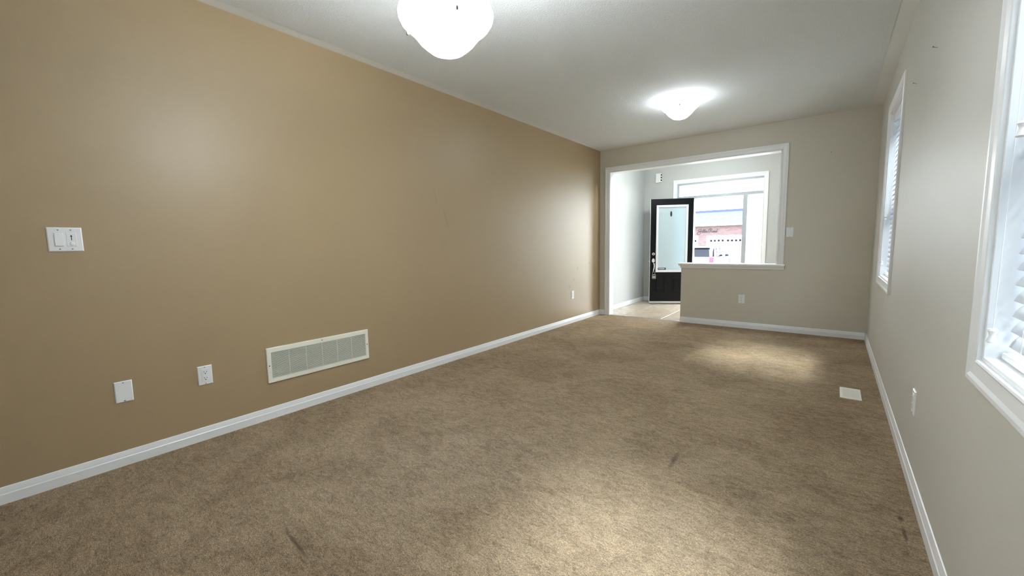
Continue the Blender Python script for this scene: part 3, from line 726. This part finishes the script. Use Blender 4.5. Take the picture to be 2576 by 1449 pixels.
# opposite house
HY = 36.0
hs_ = tag(empty('townhouse', (-8.0, HY, GZ)), 'brick townhouse with blue-grey roof and white garage doors across the road', 'building')
zl = lambda z: z - GZ
DOORS = [(-15.2, -12.75), (-11.35, -8.90 + 0.02), (-8.05, -5.62), (-3.9, -1.45)]
DTOP = 1.47
m = MB(); prev = -17.0
for (a, b) in DOORS:
    m.box(prev + 8.0, a + 8.0, 0, 0.3, 0, zl(1.66)); prev = b
m.box(prev + 8.0, 0.5 + 8.0, 0, 0.3, 0, zl(1.66))
m.box(-17 + 8.0, 0.5 + 8.0, 0, 0.3, zl(1.66), zl(2.46))
m.build('wall', M['brick'], hs_)
MB().box(-17 + 8.0, 0.5 + 8.0, 0.3, 9.0, 0, zl(2.5)).build('house_core', M['ext_white'], hs_)
for (a, b) in DOORS:
    la, lb_ = a + 8.0, b + 8.0
    MB().box(la - 0.10, lb_ + 0.10, -0.05, 0.08, zl(DTOP + 0.02), zl(1.68)).build('lintel', M['ext_white'], hs_)
    for (p, q) in ((la - 0.10, la), (lb_, lb_ + 0.10)):
        MB().box(p, q, -0.05, 0.08, 0, zl(DTOP + 0.02)).build('door_jamb', M['ext_white'], hs_)
    gd = empty('garage_door', (0, 0, 0)); gd.parent = hs_
    MB().box(la, lb_, 0.14, 0.18, 0, zl(DTOP + 0.02)).build('door_leaf', M['ext_white'], gd)
    wdt = lb_ - la; step = wdt / 8.6; n0 = la + 0.5 * (wdt - 7 * step - 0.16) - 0.0
    for k in range(8):
        px = la + 0.13 + k * step + (0.10 if k > 3 else 0.0)
        MB().box(px, px + 0.155, 0.125, 0.15, zl(1.18), zl(1.345)).build('pane', M['pane_dark'], gd)
    for zz in (0.55, 1.1, 1.65):
        MB().box(la, lb_, 0.132, 0.141, zz, zz + 0.02).build('panel_joint', M['concrete'], gd)
MB().box(-17.4 + 8, 0.9 + 8, -0.45, -0.41, zl(2.44), zl(2.60)).build('fascia', M['ext_white'], hs_)
MB().box(-17.4 + 8, 0.9 + 8, -0.53, -0.45, zl(2.52), zl(2.60)).build('gutter', M['concrete'], hs_)
MB().box(-17.4 + 8, 0.9 + 8, -0.43, 0.3, zl(2.44), zl(2.46)).build('soffit', M['ext_white'], hs_)
MB().prism([(-0.5, zl(2.60)), (4.2, zl(3.80)), (9.3, zl(2.5)), (9.3, zl(2.45)), (-0.5, zl(2.56))], 'x', -17.4 + 8, 0.9 + 8).build('roof', M['shingle'], hs_)
MB().prism([(4.05, zl(3.765)), (4.1, zl(3.97)), (4.35, zl(3.97)), (4.4, zl(3.765))], 'x', -17.4 + 8, 0.9 + 8).build('ridge_shade_strip', M['ridge_shade'], hs_)  # dark blue strip, its colour stands in for shading along the ridge
# script lettering on the brick: local x = world x + 8, z above ground
def smooth_line(pts, n=6):
    out = []
    P = [pts[0]] + list(pts) + [pts[-1]]
    for i in range(1, len(P) - 2):
        p0, p1, p2, p3 = [Vector(q) for q in P[i - 1:i + 3]]
        for k in range(n):
            t = k / n
            out.append(0.5 * ((2 * p1) + (p2 - p0) * t + (2 * p0 - 5 * p1 + 4 * p2 - p3) * t * t + (3 * p1 - p0 - 3 * p2 + p3) * t ** 3))
    out.append(Vector(pts[-1])); return out
GLYPH = {   # strokes in a unit em, baseline z=0, x-height 0.4, cap height 1.0
    'G': ([[(0.95, 0.80), (0.80, 0.98), (0.50, 0.95), (0.25, 0.70), (0.30, 0.42), (0.62, 0.36), (0.90, 0.55), (0.95, 0.80), (0.86, 0.35), (0.72, -0.25), (0.40, -0.50), (0.05, -0.40), (-0.08, -0.10), (0.20, 0.15), (0.70, 0.22), (1.10, 0.30)]], 1.12),
    'i': ([[(0.0, 0.30), (0.12, 0.42), (0.08, 0.08), (0.18, 0.0), (0.30, 0.15)], [(0.17, 0.60), (0.19, 0.64)]], 0.26),
    'b': ([[(0.0, 0.12), (0.22, 0.75), (0.20, 0.92), (0.10, 0.70), (0.04, 0.10), (0.16, 0.0), (0.32, 0.18), (0.26, 0.38), (0.40, 0.34)]], 0.36),
    's': ([[(0.0, 0.12), (0.20, 0.46), (0.30, 0.16), (0.18, 0.0), (0.02, 0.06)], [(0.22, 0.02), (0.46, 0.14)]], 0.40),
    'R': ([[(0.42, 0.92), (0.38, 0.40), (0.28, 0.0)], [(0.05, 0.55), (-0.10, 0.25), (0.02, 0.0), (0.25, 0.05)], [(-0.12, 0.35), (0.05, 0.75), (0.42, 0.98), (0.75, 0.95), (0.82, 0.72), (0.62, 0.52), (0.42, 0.48), (0.62, 0.38), (0.74, 0.05), (0.95, 0.12)]], 0.92),
    'o': ([[(0.20, 0.42), (0.02, 0.25), (0.10, 0.0), (0.28, 0.08), (0.30, 0.32), (0.20, 0.42), (0.42, 0.34)]], 0.38),
    'a': ([[(0.30, 0.36), (0.12, 0.40), (0.0, 0.15), (0.12, 0.0), (0.30, 0.30), (0.28, 0.05), (0.42, 0.10)]], 0.40),
    'd': ([[(0.30, 0.36), (0.10, 0.38), (0.0, 0.14), (0.12, 0.0), (0.32, 0.30), (0.48, 0.95), (0.34, 0.10), (0.46, 0.02)]], 0.46)}
M['letter'] = plain('black_metal_letters', srgb(24, 14, 22), 0.6)
lx, lz, em = -8.86 + 8.0, zl(1.93), 0.30
for ch in 'Gibbs Road':
    if ch == ' ': lx += 0.30 * em; continue
    strokes, adv = GLYPH[ch]; m = MB()
    for s in strokes:
        m.tube([(lx + q[0] * em, -0.035, lz + q[1] * em) for q in smooth_line(s)], 0.014 if ch not in 'GR' else 0.015, 6)
    m.build('letter', M['letter'], hs_)['label'] = 'black script letter %s' % ch
    lx += adv * em

# parked SUV: local y = forward, x = right, origin on the ground under the tail
sv = tag(empty('suv', (-6.03, 24.1, GZ), 0.0), 'dark blue SUV parked tail-on in the driveway across the road', 'car')
def ring(y, w, z0, z1, rb=0.10, rt=0.10):
    pts = []
    for (cx, cz, r_, a0) in ((w - rb, z0 + rb, rb, -90), (w - rt, z1 - rt, rt, 0), (-w + rt, z1 - rt, rt, 90), (-w + rb, z0 + rb, rb, 180)):
        for k in range(4):
            a = math.radians(a0 + 30 * k); pts.append((cx + r_ * math.cos(a), y, cz + r_ * math.sin(a)))
    return pts
MB().loft([ring(0.0, 0.86, 0.45, 1.05), ring(0.06, 0.93, 0.38, 1.15), ring(0.4, 0.975, 0.32, 1.20), ring(1.2, 0.985, 0.30, 1.19), ring(3.2, 0.985, 0.30, 1.16), ring(3.75, 0.975, 0.32, 1.12), ring(4.5, 0.95, 0.34, 1.04), ring(4.8, 0.90, 0.38, 0.95), ring(4.9, 0.80, 0.44, 0.85)]).build('body', M['car_paint'], sv, smooth=True)
MB().loft([ring(0.10, 0.88, 1.10, 1.30, 0.05, 0.06), ring(0.22, 0.84, 1.08, 1.66, 0.05, 0.10), ring(0.45, 0.80, 1.08, 1.80, 0.05, 0.12), ring(1.4, 0.79, 1.08, 1.84, 0.05, 0.12), ring(2.4, 0.79, 1.08, 1.83, 0.05, 0.12), ring(2.75, 0.80, 1.08, 1.76, 0.05, 0.12), ring(3.35, 0.86, 1.06, 1.30, 0.05, 0.08), ring(3.6, 0.88, 1.06, 1.16, 0.03, 0.03)]).build('cabin', M['car_paint'], sv, smooth=True)
# glass: side windows follow the tumblehome
def sidewin(sgn, pts):
    f = lambda y, z: (sgn * (0.86 - 0.075 * (z - 1.2) / 0.5 + 0.02), y, z)
    g = lambda y, z: (sgn * (0.72), y, z)
    MB().loft([[f(*p) for p in pts], [g(*p) for p in pts]]).build('side_window', M['car_glass'], sv)
for sgn in (1, -1):
    sidewin(sgn, [(0.50, 1.24), (1.15, 1.22), (1.15, 1.70), (0.72, 1.68)])
    sidewin(sgn, [(1.25, 1.22), (2.05, 1.20), (2.05, 1.71), (1.25, 1.71)])
    sidewin(sgn, [(2.15, 1.20), (3.10, 1.19), (2.72, 1.66), (2.15, 1.71)])
MB().loft([[(-0.72, 0.055, 1.24), (0.72, 0.055, 1.24), (0.66, 0.20, 1.66), (-0.66, 0.20, 1.66)], [(-0.72, 0.30, 1.24), (0.72, 0.30, 1.24), (0.66, 0.38, 1.66), (-0.66, 0.38, 1.66)]]).build('rear_window', M['car_glass'], sv)
MB().loft([[(-0.74, 3.40, 1.22), (0.74, 3.40, 1.22), (0.68, 2.80, 1.72), (-0.68, 2.80, 1.72)], [(-0.74, 3.2, 1.22), (0.74, 3.2, 1.22), (0.68, 2.6, 1.72), (-0.68, 2.6, 1.72)]]).build('windscreen', M['car_glass'], sv)
MB().box(-0.70, 0.70, 0.10, 0.34, 1.70, 1.75).build('spoiler', M['car_trim'], sv, bevel=0.015)
for sgn in (1, -1):
    MB().box(min(sgn * 0.74, sgn * 0.955), max(sgn * 0.74, sgn * 0.955), -0.02, 0.24, 0.86, 1.22).build('tail_light', M['tail_red'], sv, bevel=0.03)
    MB().tube([(sgn * 0.70, 0.55, 1.83), (sgn * 0.70, 0.65, 1.89), (sgn * 0.70, 2.2, 1.89), (sgn * 0.70, 2.35, 1.83)], 0.018, 8).build('roof_rail', M['car_trim'], sv, smooth=True)
    mr = MB().box(min(sgn * 0.95, sgn * 1.16), max(sgn * 0.95, sgn * 1.16), 2.92, 3.06, 1.16, 1.33).build('mirror', M['car_paint'], sv, bevel=0.04)
    for y in (1.30, 2.25):
        MB().box(min(sgn * 0.975, sgn * 1.005), max(sgn * 0.975, sgn * 1.005), y, y + 0.2, 1.02, 1.06).build('door_handle', M['car_paint'], sv, bevel=0.01)
    for y in (0.95, 3.95):
        wl = MB().lathe([(0.10, -0.12), (0.30, -0.12), (0.37, -0.10), (0.38, 0.0), (0.37, 0.10), (0.30, 0.12), (0.10, 0.12)], 28, (sgn * 0.87, y, 0.38), 'x').build('tyre', M['tyre'], sv, smooth=True)
        MB().lathe([(0.0002, 0.13), (0.08, 0.13), (0.24, 0.10), (0.28, 0.128), (0.29, 0.10)] if sgn > 0 else [(0.0002, -0.13), (0.08, -0.13), (0.24, -0.10), (0.28, -0.128), (0.29, -0.10)], 20, (sgn * 0.87, y, 0.38), 'x').build('rim', M['silver'], wl, smooth=True)
for (x, y) in ((-0.70, 0.9), (-0.70, 2.0)):
    MB().tube([(-0.70, y, 1.88), (0.70, y, 1.88)], 0.015, 8).build('roof_bar', M['car_trim'], sv)
MB().box(-0.92, 0.92, -0.10, 0.10, 0.42, 0.68).build('rear_bumper', M['car_trim'], sv, bevel=0.04)
MB().box(-0.26, 0.26, -0.012, 0.02, 0.90, 1.03).build('number_plate', M['ext_white'], sv, bevel=0.004)
MB().box(-0.62, 0.62, -0.010, 0.02, 1.06, 1.10).build('hatch_trim', M['silver'], sv, bevel=0.006)

# white rounded post standing before the SUV
r = tag(empty('utility_post', (-5.30, 21.3, GZ)), 'white rounded utility post standing in front of the parked SUV', 'post')
MB().box(-0.20, 0.20, -0.20, 0.20, -0.02, 0.06).build('base', M['concrete'], r, bevel=0.02)
MB().lathe([(0.17, 0.05), (0.17, 0.95), (0.16, 1.05), (0.11, 1.14), (0.0002, 1.17)], 24).build('pillar', M['ext_white'], r, smooth=True)
